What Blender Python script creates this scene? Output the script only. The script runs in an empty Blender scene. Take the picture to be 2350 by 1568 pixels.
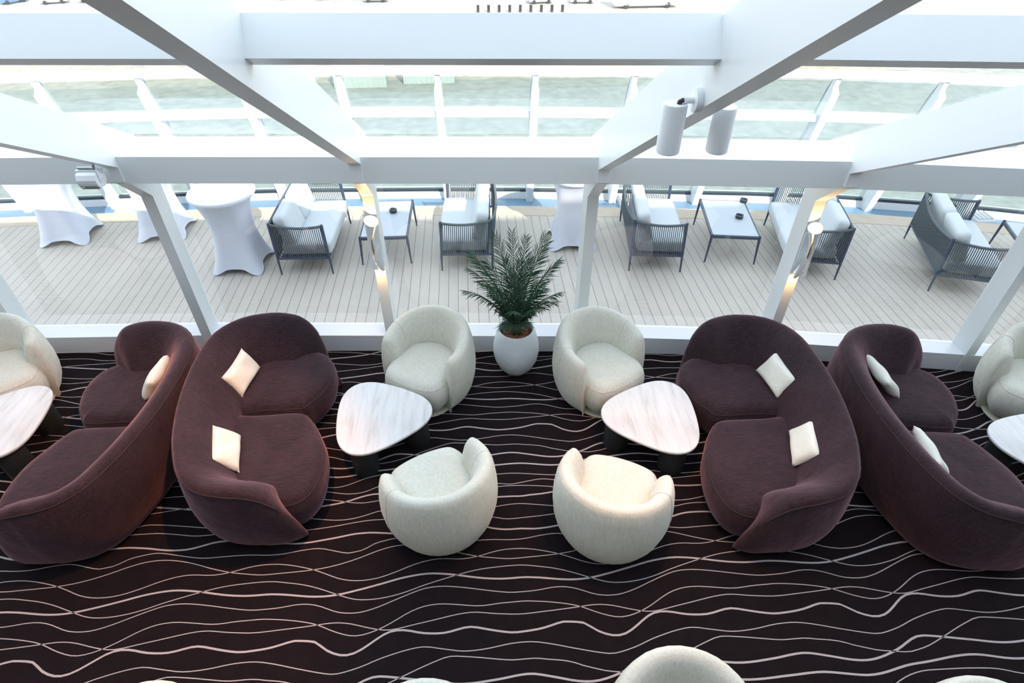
import bpy, bmesh, math, random
from mathutils import Vector, Matrix, Euler
random.seed(7)
COL = bpy.context.scene.collection
PI = math.pi
def R(a): return math.radians(a)

# ------------------------------------------------------------------ materials
def nmat(name):
    m = bpy.data.materials.new(name); m.use_nodes = True
    nt = m.node_tree; b = nt.nodes['Principled BSDF']
    return m, nt, b
def simple(name, col, rough=.5, metal=0, spec=.5, bump=0, bscale=60, var=0, vscale=4, sheen=0, sheen_col=None, coat=0):
    m, nt, b = nmat(name)
    b.inputs['Base Color'].default_value = (*col, 1)
    b.inputs['Roughness'].default_value = rough
    b.inputs['Metallic'].default_value = metal
    b.inputs['Specular IOR Level'].default_value = spec
    b.inputs['Coat Weight'].default_value = coat
    if sheen:
        b.inputs['Sheen Weight'].default_value = sheen
        b.inputs['Sheen Roughness'].default_value = .35
        b.inputs['Sheen Tint'].default_value = (*(sheen_col or (1, 1, 1)), 1)
    tc = nt.nodes.new('ShaderNodeTexCoord')
    if bump:
        n = nt.nodes.new('ShaderNodeTexNoise'); n.inputs['Scale'].default_value = bscale; n.inputs['Detail'].default_value = 4
        nt.links.new(tc.outputs['Object'], n.inputs['Vector'])
        bp = nt.nodes.new('ShaderNodeBump'); bp.inputs['Strength'].default_value = bump; bp.inputs['Distance'].default_value = .01
        nt.links.new(n.outputs['Fac'], bp.inputs['Height']); nt.links.new(bp.outputs['Normal'], b.inputs['Normal'])
    if var:
        n2 = nt.nodes.new('ShaderNodeTexNoise'); n2.inputs['Scale'].default_value = vscale; n2.inputs['Detail'].default_value = 5
        nt.links.new(tc.outputs['Object'], n2.inputs['Vector'])
        rp = nt.nodes.new('ShaderNodeMix'); rp.data_type = 'RGBA'
        rp.inputs['A'].default_value = (*[c*(1-var) for c in col], 1)
        rp.inputs['B'].default_value = (*[min(1, c*(1+var)) for c in col], 1)
        nt.links.new(n2.outputs['Fac'], rp.inputs['Factor']); nt.links.new(rp.outputs['Result'], b.inputs['Base Color'])
    return m
def fabric(name, c1, c2, fine, sheen, scol, bump=.25, wr=.0):
    """woven velvet: streaky short fibres in two tones, soft sheen, faint wrinkles"""
    m, nt, b = nmat(name)
    tc = nt.nodes.new('ShaderNodeTexCoord')
    mp = nt.nodes.new('ShaderNodeMapping'); mp.inputs['Scale'].default_value = fine
    nt.links.new(tc.outputs['Object'], mp.inputs['Vector'])
    n = nt.nodes.new('ShaderNodeTexNoise'); n.inputs['Scale'].default_value = 1; n.inputs['Detail'].default_value = 5; n.inputs['Roughness'].default_value = .7
    nt.links.new(mp.outputs['Vector'], n.inputs['Vector'])
    n3 = nt.nodes.new('ShaderNodeTexNoise'); n3.inputs['Scale'].default_value = 3.5; n3.inputs['Detail'].default_value = 3
    nt.links.new(tc.outputs['Object'], n3.inputs['Vector'])
    ad = nt.nodes.new('ShaderNodeMath'); ad.operation = 'ADD'
    sc = nt.nodes.new('ShaderNodeMath'); sc.operation = 'MULTIPLY'; sc.inputs[1].default_value = .45
    nt.links.new(n3.outputs['Fac'], sc.inputs[0]); nt.links.new(sc.outputs[0], ad.inputs[0]); nt.links.new(n.outputs['Fac'], ad.inputs[1])
    rp = nt.nodes.new('ShaderNodeValToRGB')
    rp.color_ramp.elements[0].position = .5; rp.color_ramp.elements[0].color = (*c1, 1)
    rp.color_ramp.elements[1].position = .95; rp.color_ramp.elements[1].color = (*c2, 1)
    nt.links.new(ad.outputs[0], rp.inputs['Fac']); nt.links.new(rp.outputs['Color'], b.inputs['Base Color'])
    b.inputs['Roughness'].default_value = .85; b.inputs['Specular IOR Level'].default_value = .2
    b.inputs['Sheen Weight'].default_value = sheen; b.inputs['Sheen Roughness'].default_value = .4
    b.inputs['Sheen Tint'].default_value = (*scol, 1)
    bp = nt.nodes.new('ShaderNodeBump'); bp.inputs['Strength'].default_value = bump; bp.inputs['Distance'].default_value = .006
    nt.links.new(n.outputs['Fac'], bp.inputs['Height'])
    n4 = nt.nodes.new('ShaderNodeTexNoise'); n4.inputs['Scale'].default_value = 7; n4.inputs['Detail'].default_value = 2
    nt.links.new(tc.outputs['Object'], n4.inputs['Vector'])
    b2 = nt.nodes.new('ShaderNodeBump'); b2.inputs['Strength'].default_value = .35; b2.inputs['Distance'].default_value = .02 + wr
    nt.links.new(n4.outputs['Fac'], b2.inputs['Height']); nt.links.new(bp.outputs['Normal'], b2.inputs['Normal'])
    nt.links.new(b2.outputs['Normal'], b.inputs['Normal'])
    return m
def glass(name, tint, k):
    m = bpy.data.materials.new(name); m.use_nodes = True; nt = m.node_tree; nt.nodes.clear()
    o = nt.nodes.new('ShaderNodeOutputMaterial'); mx = nt.nodes.new('ShaderNodeMixShader')
    t = nt.nodes.new('ShaderNodeBsdfTransparent'); t.inputs['Color'].default_value = (*tint, 1)
    g = nt.nodes.new('ShaderNodeBsdfGlossy'); g.inputs['Roughness'].default_value = 0
    f = nt.nodes.new('ShaderNodeFresnel'); f.inputs['IOR'].default_value = 1.5
    mu = nt.nodes.new('ShaderNodeMath'); mu.operation = 'MULTIPLY'; mu.inputs[1].default_value = k; mu.use_clamp = True
    ge = nt.nodes.new('ShaderNodeNewGeometry'); iv = nt.nodes.new('ShaderNodeMath'); iv.operation = 'SUBTRACT'; iv.inputs[0].default_value = 1     # only the face struck first mirrors
    m2 = nt.nodes.new('ShaderNodeMath'); m2.operation = 'MULTIPLY'
    nt.links.new(ge.outputs['Backfacing'], iv.inputs[1]); nt.links.new(f.outputs[0], mu.inputs[0]); nt.links.new(mu.outputs[0], m2.inputs[0]); nt.links.new(iv.outputs[0], m2.inputs[1]); nt.links.new(m2.outputs[0], mx.inputs[0])
    nt.links.new(t.outputs[0], mx.inputs[1]); nt.links.new(g.outputs[0], mx.inputs[2]); nt.links.new(mx.outputs[0], o.inputs['Surface'])
    return m
def emis(name, col, s):
    m, nt, b = nmat(name); b.inputs['Base Color'].default_value = (*col, 1)
    b.inputs['Emission Color'].default_value = (*col, 1); b.inputs['Emission Strength'].default_value = s
    return m
def deck_mat():
    m, nt, b = nmat('teak_deck')
    tc = nt.nodes.new('ShaderNodeTexCoord'); sp = nt.nodes.new('ShaderNodeSeparateXYZ'); nt.links.new(tc.outputs['Object'], sp.inputs[0])
    def M(op, a, bv=None, l=None):
        n = nt.nodes.new('ShaderNodeMath'); n.operation = op
        if hasattr(a, 'node'): nt.links.new(a, n.inputs[0])
        else: n.inputs[0].default_value = a
        if bv is not None:
            if hasattr(bv, 'node'): nt.links.new(bv, n.inputs[1])
            else: n.inputs[1].default_value = bv
        return n.outputs[0]
    xs = M('DIVIDE', M('ADD', sp.outputs[0], 22.1239), PLANK)
    fr = M('FRACT', xs); idx = M('FLOOR', xs)
    line = M('LESS_THAN', fr, .042)
    wn = nt.nodes.new('ShaderNodeTexWhiteNoise'); wn.noise_dimensions = '1D'; nt.links.new(idx, wn.inputs['W'])
    mp = nt.nodes.new('ShaderNodeMapping'); mp.inputs['Scale'].default_value = (30, 1.5, 1); nt.links.new(tc.outputs['Object'], mp.inputs['Vector'])
    n = nt.nodes.new('ShaderNodeTexNoise'); n.inputs['Scale'].default_value = 2; n.inputs['Detail'].default_value = 6; nt.links.new(mp.outputs[0], n.inputs['Vector'])
    n2 = nt.nodes.new('ShaderNodeTexNoise'); n2.inputs['Scale'].default_value = 1.1; n2.inputs['Detail'].default_value = 3; nt.links.new(tc.outputs['Object'], n2.inputs['Vector'])
    s = M('ADD', M('MULTIPLY', wn.outputs['Value'], .10), M('MULTIPLY', n.outputs['Fac'], .30)); s = M('ADD', s, M('MULTIPLY', n2.outputs['Fac'], .45))
    rp = nt.nodes.new('ShaderNodeValToRGB'); nt.links.new(s, rp.inputs['Fac'])
    e = rp.color_ramp.elements; e[0].position = .2; e[0].color = (.42, .385, .34, 1); e[1].position = .65; e[1].color = (.56, .515, .46, 1)
    mx = nt.nodes.new('ShaderNodeMix'); mx.data_type = 'RGBA'; nt.links.new(line, mx.inputs['Factor'])
    nt.links.new(rp.outputs['Color'], mx.inputs['A']); mx.inputs['B'].default_value = (.05, .06, .09, 1)
    nt.links.new(mx.outputs['Result'], b.inputs['Base Color']); b.inputs['Roughness'].default_value = .6
    return m
def marble_mat():
    m, nt, b = nmat('white_veined_marble')
    tc = nt.nodes.new('ShaderNodeTexCoord'); mp = nt.nodes.new('ShaderNodeMapping'); mp.inputs['Scale'].default_value = (11, 1.3, 1)
    nt.links.new(tc.outputs['Object'], mp.inputs['Vector'])
    n = nt.nodes.new('ShaderNodeTexNoise'); n.inputs['Scale'].default_value = 1.6; n.inputs['Detail'].default_value = 8; n.inputs['Roughness'].default_value = .62; n.inputs['Distortion'].default_value = .5
    nt.links.new(mp.outputs[0], n.inputs['Vector'])
    rp = nt.nodes.new('ShaderNodeValToRGB'); nt.links.new(n.outputs['Fac'], rp.inputs['Fac'])
    e = rp.color_ramp.elements; e[0].position = .3; e[0].color = (.50, .49, .48, 1); e[1].position = .62; e[1].color = (.70, .70, .71, 1)
    e2 = rp.color_ramp.elements.new(.45); e2.color = (.64, .635, .63, 1)
    nt.links.new(rp.outputs['Color'], b.inputs['Base Color']); b.inputs['Roughness'].default_value = .18; b.inputs['Specular IOR Level'].default_value = .5
    return m
def quay_mat():
    m, nt, b = nmat('quay_ground')
    tc = nt.nodes.new('ShaderNodeTexCoord'); sp = nt.nodes.new('ShaderNodeSeparateXYZ'); nt.links.new(tc.outputs['Object'], sp.inputs[0])
    n = nt.nodes.new('ShaderNodeTexNoise'); n.inputs['Scale'].default_value = .12; n.inputs['Detail'].default_value = 9; nt.links.new(tc.outputs['Object'], n.inputs['Vector'])
    ad = nt.nodes.new('ShaderNodeMath'); ad.operation = 'MULTIPLY_ADD'; ad.inputs[1].default_value = 3.0
    nt.links.new(n.outputs['Fac'], ad.inputs[0]); nt.links.new(sp.outputs[1], ad.inputs[2])
    mr = nt.nodes.new('ShaderNodeMapRange'); mr.inputs['From Min'].default_value = 40; mr.inputs['From Max'].default_value = 140; nt.links.new(ad.outputs[0], mr.inputs['Value'])
    rp = nt.nodes.new('ShaderNodeValToRGB'); rp.color_ramp.interpolation = 'CONSTANT'; nt.links.new(mr.outputs[0], rp.inputs['Fac'])
    stops = [(0, (0.33, 0.35, 0.34)), (.33, (0.30, 0.31, 0.28)), (.37, (0.40, 0.37, 0.31)), (.43, (0.36, 0.34, 0.28)), (.55, (0.42, 0.40, 0.35)), (.70, (0.46, 0.43, 0.36)), (.80, (0.37, 0.36, 0.34))]
    rp.color_ramp.elements[0].color = (*stops[0][1], 1); rp.color_ramp.elements[1].position = stops[1][0]; rp.color_ramp.elements[1].color = (*stops[1][1], 1)
    for p, c in stops[2:]:
        e = rp.color_ramp.elements.new(p); e.color = (*c, 1)
    n2 = nt.nodes.new('ShaderNodeTexNoise'); n2.inputs['Scale'].default_value = .9; n2.inputs['Detail'].default_value = 9; nt.links.new(tc.outputs['Object'], n2.inputs['Vector'])
    mx = nt.nodes.new('ShaderNodeMix'); mx.data_type = 'RGBA'; mx.blend_type = 'MULTIPLY'; mx.inputs['Factor'].default_value = .6
    nt.links.new(rp.outputs['Color'], mx.inputs['A'])
    r2 = nt.nodes.new('ShaderNodeValToRGB'); r2.color_ramp.elements[0].position = .3; r2.color_ramp.elements[0].color = (.55, .55, .55, 1); r2.color_ramp.elements[1].position = .65; r2.color_ramp.elements[1].color = (1, 1, 1, 1)
    nt.links.new(n2.outputs['Fac'], r2.inputs['Fac']); nt.links.new(r2.outputs['Color'], mx.inputs['B'])
    nt.links.new(mx.outputs['Result'], b.inputs['Base Color']); b.inputs['Roughness'].default_value = .9
    return m
PLANK = .1222
M = {}
M['steel'] = simple('white_painted_steel', (.79, .84, .86), .3, spec=.5, var=.03, vscale=1.5)
M['sill'] = simple('white_painted_sill', (.76, .78, .82), .3)
M['wall'] = simple('off_white_wall', (.62, .60, .57), .7)
M['carpet'] = simple('dark_brown_carpet', (.0120, .0080, .0098), .95, spec=.1, var=.35, vscale=9, bump=.5, bscale=400)
M['wave'] = simple('pale_carpet_yarn', (.47, .42, .42), .95, spec=.1, bump=.5, bscale=400)
M['deck'] = deck_mat()
M['blue_deck'] = simple('blue_painted_steel', (.15, .26, .38), .4, var=.15, vscale=1.2)
M['deck_edge'] = simple('teak_margin_board', (.50, .42, .34), .6, var=.12, vscale=6)
M['screen'] = simple('gloss_white_paint', (.70, .73, .76), .3)
M['cream'] = fabric('cream_velvet', (.56, .56, .48), (.72, .72, .65), (70, 70, 14), .25, (1, 1, .95), .2)
M['plum'] = fabric('plum_velvet', (.014, .0085, .012), (.048, .027, .034), (16, 110, 40), .6, (.62, .36, .42), .3, .01)
M['pillow'] = fabric('ivory_linen', (.66, .66, .58), (.82, .82, .76), (90, 90, 90), .1, (1, 1, 1), .25, .02)
M['piping'] = simple('plum_seam', (.035, .018, .020), .8)
M['seam'] = simple('cream_seam', (.50, .49, .42), .8)
M['plinth'] = simple('pale_swivel_base', (.62, .62, .50), .5)
M['marble'] = marble_mat()
M['tleg'] = simple('charcoal_lacquer', (.030, .036, .036), .45, var=.2, vscale=5)
M['pot'] = simple('white_brushed_plaster', (.72, .77, .82), .6, bump=.8, bscale=18)
M['mulch'] = simple('bark_mulch', (.17, .07, .045), .9, bump=1, bscale=50, var=.6, vscale=60)
M['chip'] = simple('bark_chip', (.26, .10, .06), .9, var=.4, vscale=30)
M['leaf'] = simple('palm_leaf_green', (.014, .075, .036), .38, spec=.6, var=.5, vscale=12)
M['stem'] = simple('palm_stem', (.045, .075, .03), .5)
M['navy'] = simple('blue_grey_metal', (.045, .065, .11), .4, spec=.5)
M['rope'] = simple('grey_rope', (.10, .125, .14), .8, bump=.5, bscale=120)
M['cush'] = simple('pale_outdoor_cushion', (.52, .57, .60), .8, bump=.2, bscale=20, var=.03)
M['ttop'] = simple('pale_table_glass', (.42, .47, .52), .25)
M['ash'] = simple('dark_ashtray', (.03, .045, .06), .4)
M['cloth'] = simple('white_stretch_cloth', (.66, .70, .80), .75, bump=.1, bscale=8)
M['fix'] = simple('white_fitting', (.84, .89, .93), .4)
M['grille'] = simple('grey_grille', (.30, .31, .30), .5)
M['dark'] = simple('dark_metal', (.02, .015, .012), .4)
M['sconce'] = simple('white_satin_shell', (.76, .80, .83), .35)
M['bulb'] = emis('warm_lamp', (1, .62, .25), 8)
M['glass'] = glass('clear_glazing', (.97, .98, .98), 2.0)
M['roofglass'] = glass('clear_roof_glazing', (.97, .98, .98), .5)
M['tint'] = glass('green_tinted_glass', (.80, .85, .83), .6)
M['quay'] = quay_mat()
def paint(n, c): return simple(n, c, .35, spec=.5)
M['carglass'] = simple('car_glass', (.03, .04, .05), .1)
M['tyre'] = simple('tyre', (.03, .03, .03), .8)

# ------------------------------------------------------------------ mesh helpers
def finish(name, bm, m, parent=None, smooth=40, loc=None):
    bmesh.ops.recalc_face_normals(bm, faces=bm.faces)
    me = bpy.data.meshes.new(name); bm.to_mesh(me); bm.free()
    ms = m if isinstance(m, (list, tuple)) else [m]
    for x in ms: me.materials.append(x)
    if smooth:
        me.polygons.foreach_set('use_smooth', [True]*len(me.polygons))
        me.set_sharp_from_angle(angle=R(smooth))
    o = bpy.data.objects.new(name, me); COL.objects.link(o)
    if parent: o.parent = parent
    if loc: o.location = loc
    return o
def tag(o, label=None, cat=None, group=None, kind=None):
    if label: o['label'] = label
    if cat: o['category'] = cat
    if group: o['group'] = group
    if kind: o['kind'] = kind
    return o
def thing(name, label, cat, loc=(0, 0, 0), rz=0, group=None):
    o = bpy.data.objects.new(name, None); COL.objects.link(o); o.empty_display_size = .1
    o.location = loc; o.rotation_euler = (0, 0, rz)
    return tag(o, label, cat, group)
def kids(o): return [c for c in bpy.data.objects if c.parent == o]
def dup(o, parent=None, label=None, loc=None, rz=None, mirror=False):
    c = o.copy(); COL.objects.link(c)
    if parent: c.parent = parent
    if label: c['label'] = label
    if loc is not None: c.location = loc
    if rz is not None: c.rotation_euler = (0, 0, rz)
    for k in kids(o): dup(k, c)
    return c
def box(bm, x0, x1, y0, y1, z0, z1, bev=0, mat=None, mi=0):
    vs = [bm.verts.new((x, y, z)) for x in (x0, x1) for y in (y0, y1) for z in (z0, z1)]
    if mat: bmesh.ops.transform(bm, matrix=mat, verts=vs)
    idx = [(0, 1, 3, 2), (4, 6, 7, 5), (0, 4, 5, 1), (2, 3, 7, 6), (0, 2, 6, 4), (1, 5, 7, 3)]
    fs = [bm.faces.new([vs[i] for i in f]) for f in idx]
    for f in fs: f.material_index = mi
    if bev:
        es = list({e for f in fs for e in f.edges})
        bmesh.ops.bevel(bm, geom=es, offset=bev, segments=3 if bev > .01 else 2, affect='EDGES', profile=.5)
    return fs
def prism(bm, pts, z0, z1, mi=0):
    a = [bm.verts.new((*p, z0)) for p in pts]; b = [bm.verts.new((*p, z1)) for p in pts]; n = len(pts)
    fs = [bm.faces.new(a[::-1]), bm.faces.new(b)] + [bm.faces.new((a[i], a[(i+1) % n], b[(i+1) % n], b[i])) for i in range(n)]
    for f in fs: f.material_index = mi
def hexa(bm, P, mi=0):
    """8 points: 4 bottom ring, 4 top ring"""
    v = [bm.verts.new(p) for p in P]
    for f in ((3, 2, 1, 0), (4, 5, 6, 7), (0, 1, 5, 4), (1, 2, 6, 5), (2, 3, 7, 6), (3, 0, 4, 7)):
        q = bm.faces.new([v[i] for i in f]); q.material_index = mi
def loft(bm, rings, close=True, cap=True, mi=0):
    """rings of equal length; close = each ring closed"""
    V = [[bm.verts.new(p) for p in r] for r in rings]; n = len(V[0])
    for a, b in zip(V, V[1:]):
        for i in range(n if close else n-1):
            j = (i+1) % n
            f = bm.faces.new((a[i], a[j], b[j], b[i])); f.material_index = mi
    if cap:
        for r in (V[0], V[-1]):
            c = bm.verts.new(sum((v.co for v in r), Vector())/n)
            for i in range(n):
                f = bm.faces.new((r[i], r[(i+1) % n], c)); f.material_index = mi
    return V
def tube(bm, pts, rad, n=10, mi=0, cap=True):
    pts = [Vector(p) for p in pts]; m = len(pts)
    rads = rad if isinstance(rad, (list, tuple)) else [rad]*m
    rings = []; up = Vector((0, 0, 1)); prev = None
    for i, p in enumerate(pts):
        t = (pts[min(i+1, m-1)]-pts[max(i-1, 0)]).normalized()
        if prev is None:
            a = up if abs(t.z) < .9 else Vector((1, 0, 0)); u = t.cross(a).normalized()
        else: u = (prev - t*prev.dot(t)).normalized()
        prev = u; w = t.cross(u)
        rings.append([p+(u*math.cos(k*2*PI/n)+w*math.sin(k*2*PI/n))*rads[i] for k in range(n)])
    loft(bm, rings, True, cap, mi)
def lathe(bm, prof, n=32, c=(0, 0, 0), cap=True, mi=0):
    rings = [[(c[0]+r*math.cos(k*2*PI/n), c[1]+r*math.sin(k*2*PI/n), c[2]+z) for k in range(n)] for r, z in prof]
    loft(bm, rings, True, cap, mi)
def catmull(P, n):
    """resample an open polyline of tuples to about n smooth points"""
    out = []; m = len(P); per = max(2, n//(m-1))
    for i in range(m-1):
        p0, p1, p2, p3 = P[max(i-1, 0)], P[i], P[i+1], P[min(i+2, m-1)]
        for k in range(per):
            t = k/per
            out.append(tuple(.5*((2*b)+(-a+c)*t+(2*a-5*b+4*c-d)*t*t+(-a+3*b-3*c+d)*t**3) for a, b, c, d in zip(p0, p1, p2, p3)))
    out.append(tuple(P[-1])); return out
def catmull_closed(P, per=6):
    out = []; m = len(P)
    for i in range(m):
        p0, p1, p2, p3 = P[i-1], P[i], P[(i+1) % m], P[(i+2) % m]
        for k in range(per):
            t = k/per
            out.append(tuple(.5*((2*b)+(-a+c)*t+(2*a-5*b+4*c-d)*t*t+(-a+3*b-3*c+d)*t**3) for a, b, c, d in zip(p0, p1, p2, p3)))
    return out
def strip(bm, xs, f0, f1, z0, z1, mi=0):
    """slab between two curves y = f0(x) and y = f1(x)"""
    loft(bm, [[(x, f0(x), z0), (x, f1(x), z0), (x, f1(x), z1), (x, f0(x), z1)] for x in xs], True, False, mi)
def inset_ring(P, d):
    """move a closed outline inwards by d"""
    n = len(P); A = sum(P[i][0]*P[(i+1) % n][1]-P[(i+1) % n][0]*P[i][1] for i in range(n)); s = 1 if A > 0 else -1
    out = []
    for i in range(n):
        a, b = P[i-1], P[(i+1) % n]; t = Vector((b[0]-a[0], b[1]-a[1])).normalized()
        out.append((P[i][0]-t.y*d*s, P[i][1]+t.x*d*s))
    return out
SUN_E, SKY_E, EXPO = 4.5, 1.38, 0.68
WAVES = [
  (1, [1966, 1956, 1946, 1940, 1941, 1945, 1948, 1954, 1963, 1976, 1989, 1995, 1985, 1983, 1968, 1924, 1897, 1877, 1866, 1868, 1883, 1910, 1942, 1975, 2002, 2015, 2017, 2011, 2000, 1986, 1979, 1974, 1972, 1974, 1984, 1995, 2004, 2002, 1990, 1978]) ,
  (0, [2090, 2084, 2079, 2074, 2071, 2071, 2073, 2076, 2079, 2081, 2084, 2087, 2090, 2094, 2097, 2102, 2103, 2100, 2092, 2081, 2066, 2052, 2039, 2028, 2022, 2023, 2030, 2039, 2048, 2056, 2064, 2072, 2081, 2089, 2098, 2104, 2109, 2110, 2106, 2097]) ,
  (0, [2159, 2163, 2165, 2165, 2167, 2168, 2164, 2159, 2153, 2146, 2138, 2129, 2118, 2105, 2087, 2064, 2042, 2024, 2008, 1997, 1997, 2005, 2018, 2036, 2058, 2083, 2111, 2138, 2159, 2175, 2185, 2189, 2190, 2186, 2179, 2173, 2165, 2158, 2154, 2154]) ,
  (0, [2264, 2255, 2247, 2241, 2240, 2241, 2242, 2244, 2249, 2257, 2261, 2260, 2255, 2242, 2225, 2203, 2184, 2172, 2167, 2165, 2169, 2179, 2193, 2209, 2228, 2247, 2265, 2283, 2300, 2315, 2325, 2328, 2328, 2325, 2318, 2311, 2302, 2293, 2283, 2273]) ,
  (1, [2363, 2358, 2355, 2355, 2356, 2357, 2354, 2349, 2343, 2335, 2327, 2320, 2314, 2311, 2310, 2312, 2317, 2324, 2334, 2343, 2353, 2364, 2375, 2386, 2398, 2410, 2420, 2427, 2433, 2438, 2439, 2437, 2431, 2424, 2416, 2407, 2396, 2386, 2377, 2369]) ,
  (0, [2454, 2456, 2459, 2460, 2461, 2459, 2454, 2445, 2436, 2428, 2417, 2404, 2389, 2372, 2353, 2333, 2314, 2295, 2278, 2267, 2262, 2261, 2262, 2267, 2274, 2283, 2295, 2309, 2326, 2342, 2356, 2369, 2382, 2394, 2406, 2418, 2428, 2438, 2445, 2450]) ,
  (0, [2583, 2594, 2601, 2605, 2605, 2604, 2599, 2591, 2581, 2568, 2555, 2540, 2523, 2502, 2481, 2458, 2441, 2429, 2421, 2418, 2419, 2423, 2431, 2444, 2460, 2477, 2496, 2515, 2530, 2543, 2552, 2558, 2559, 2555, 2549, 2545, 2545, 2551, 2559, 2570]) ,
  (0, [2541, 2533, 2525, 2520, 2519, 2521, 2523, 2524, 2526, 2528, 2530, 2533, 2538, 2544, 2552, 2562, 2574, 2588, 2603, 2620, 2639, 2658, 2673, 2687, 2696, 2701, 2703, 2700, 2695, 2686, 2676, 2663, 2648, 2632, 2614, 2598, 2584, 2570, 2558, 2548]) ,
  (0, [2700, 2698, 2693, 2688, 2686, 2687, 2690, 2697, 2706, 2712, 2717, 2720, 2717, 2704, 2690, 2676, 2663, 2658, 2673, 2677, 2712, 2737, 2748, 2758, 2767, 2770, 2763, 2753, 2742, 2731, 2720, 2710, 2702, 2696, 2696, 2698, 2699, 2700, 2701, 2701]) ,
  (1, [2813, 2799, 2790, 2784, 2783, 2785, 2784, 2776, 2774, 2776, 2780, 2786, 2793, 2799, 2806, 2814, 2823, 2831, 2834, 2835, 2835, 2829, 2823, 2818, 2808, 2799, 2791, 2785, 2783, 2782, 2785, 2796, 2809, 2823, 2835, 2839, 2840, 2839, 2836, 2831]) ,
  (0, [2920, 2909, 2895, 2884, 2882, 2885, 2888, 2890, 2892, 2895, 2899, 2903, 2908, 2913, 2919, 2926, 2934, 2941, 2947, 2952, 2954, 2954, 2952, 2954, 2950, 2944, 2937, 2930, 2921, 2912, 2905, 2903, 2905, 2906, 2915, 2925, 2929, 2930, 2928, 2925]) ,
  (0, [3000, 3009, 3016, 3023, 3027, 3029, 3027, 3021, 3013, 3006, 2998, 2990, 2983, 2976, 2972, 2972, 2976, 2984, 2996, 3009, 3028, 3040, 3038, 3034, 3029, 3023, 3016, 3009, 3002, 2995, 2987, 2980, 2974, 2968, 2964, 2964, 2967, 2974, 2982, 2991]) ,
  (1, [3108, 3108, 3109, 3108, 3108, 3106, 3102, 3107, 3113, 3113, 3116, 3123, 3129, 3135, 3144, 3155, 3171, 3188, 3202, 3212, 3217, 3213, 3207, 3200, 3193, 3186, 3179, 3171, 3164, 3156, 3149, 3142, 3134, 3127, 3121, 3115, 3110, 3108, 3107, 3107]) ,
  (0, [3213, 3215, 3217, 3219, 3219, 3218, 3216, 3213, 3208, 3203, 3197, 3189, 3181, 3171, 3159, 3148, 3139, 3132, 3130, 3134, 3141, 3147, 3153, 3159, 3165, 3171, 3176, 3182, 3186, 3190, 3193, 3195, 3196, 3197, 3198, 3200, 3202, 3205, 3207, 3210]) ,
  (0, [3251, 3252, 3252, 3245, 3234, 3237, 3246, 3253, 3262, 3269, 3274, 3269, 3259, 3248, 3238, 3231, 3231, 3235, 3246, 3265, 3292, 3304, 3306, 3308, 3309, 3309, 3308, 3307, 3306, 3303, 3300, 3293, 3282, 3269, 3258, 3250, 3247, 3247, 3248, 3249]) ,
  (0, [3350, 3352, 3353, 3354, 3355, 3354, 3349, 3343, 3336, 3329, 3323, 3316, 3309, 3309, 3319, 3334, 3356, 3378, 3394, 3407, 3416, 3421, 3421, 3420, 3419, 3418, 3417, 3415, 3412, 3409, 3405, 3400, 3390, 3375, 3360, 3350, 3347, 3346, 3347, 3348]) ,
  (1, [3452, 3455, 3456, 3458, 3461, 3462, 3463, 3459, 3452, 3444, 3436, 3428, 3421, 3418, 3421, 3426, 3435, 3445, 3455, 3463, 3468, 3471, 3474, 3479, 3484, 3490, 3495, 3498, 3500, 3500, 3495, 3487, 3476, 3465, 3456, 3450, 3448, 3447, 3448, 3450]) ,
  (1, [3571, 3575, 3582, 3588, 3592, 3593, 3586, 3575, 3563, 3552, 3539, 3527, 3519, 3514, 3514, 3520, 3530, 3543, 3558, 3574, 3596, 3620, 3639, 3650, 3647, 3640, 3632, 3624, 3616, 3607, 3599, 3591, 3581, 3572, 3565, 3560, 3559, 3560, 3563, 3567]) ,
  (0, [3707, 3699, 3692, 3690, 3691, 3692, 3691, 3684, 3674, 3670, 3661, 3650, 3632, 3611, 3600, 3583, 3571, 3564, 3558, 3552, 3546, 3550, 3561, 3570, 3585, 3603, 3621, 3640, 3659, 3678, 3696, 3713, 3729, 3744, 3747, 3741, 3735, 3729, 3722, 3714]) ,
  (0, [3786, 3794, 3801, 3805, 3807, 3807, 3803, 3795, 3784, 3773, 3760, 3747, 3735, 3723, 3711, 3700, 3690, 3683, 3687, 3698, 3709, 3723, 3740, 3759, 3773, 3786, 3798, 3809, 3817, 3824, 3824, 3815, 3804, 3795, 3785, 3776, 3773, 3773, 3776, 3780]) ,
]
# ------------------------------------------------------------------ the setting
PX = [-7.1, -5.06, -3.04, -1.02, 1.04, 3.07, 5.08, 7.15, 9.2]
PY = [5.42, 5.38, 5.285, 5.133, 4.975, 4.74, 4.375, 3.95, 3.45]
Z0 = [2.465, 2.465, 2.465, 2.495, 2.45, 2.458, 2.46, 2.46, 2.46]
SL = .596; PW = .105; YT = -.5
def FY(x):
    for i in range(len(PX)-1):
        if x <= PX[i+1] or i == len(PX)-2:
            return PY[i]+(PY[i+1]-PY[i])*(x-PX[i])/(PX[i+1]-PX[i])
def struct(name, bm, m, label=None, smooth=0):
    o = finish(name, bm, m, smooth=smooth); o['kind'] = 'structure'
    if label: o['label'] = label
    return o
CX = [PX[0]]+[x+PW/2 for x in PX[1:-1]]+[PX[-1]+PW]          # bay ends at the post centres
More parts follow.
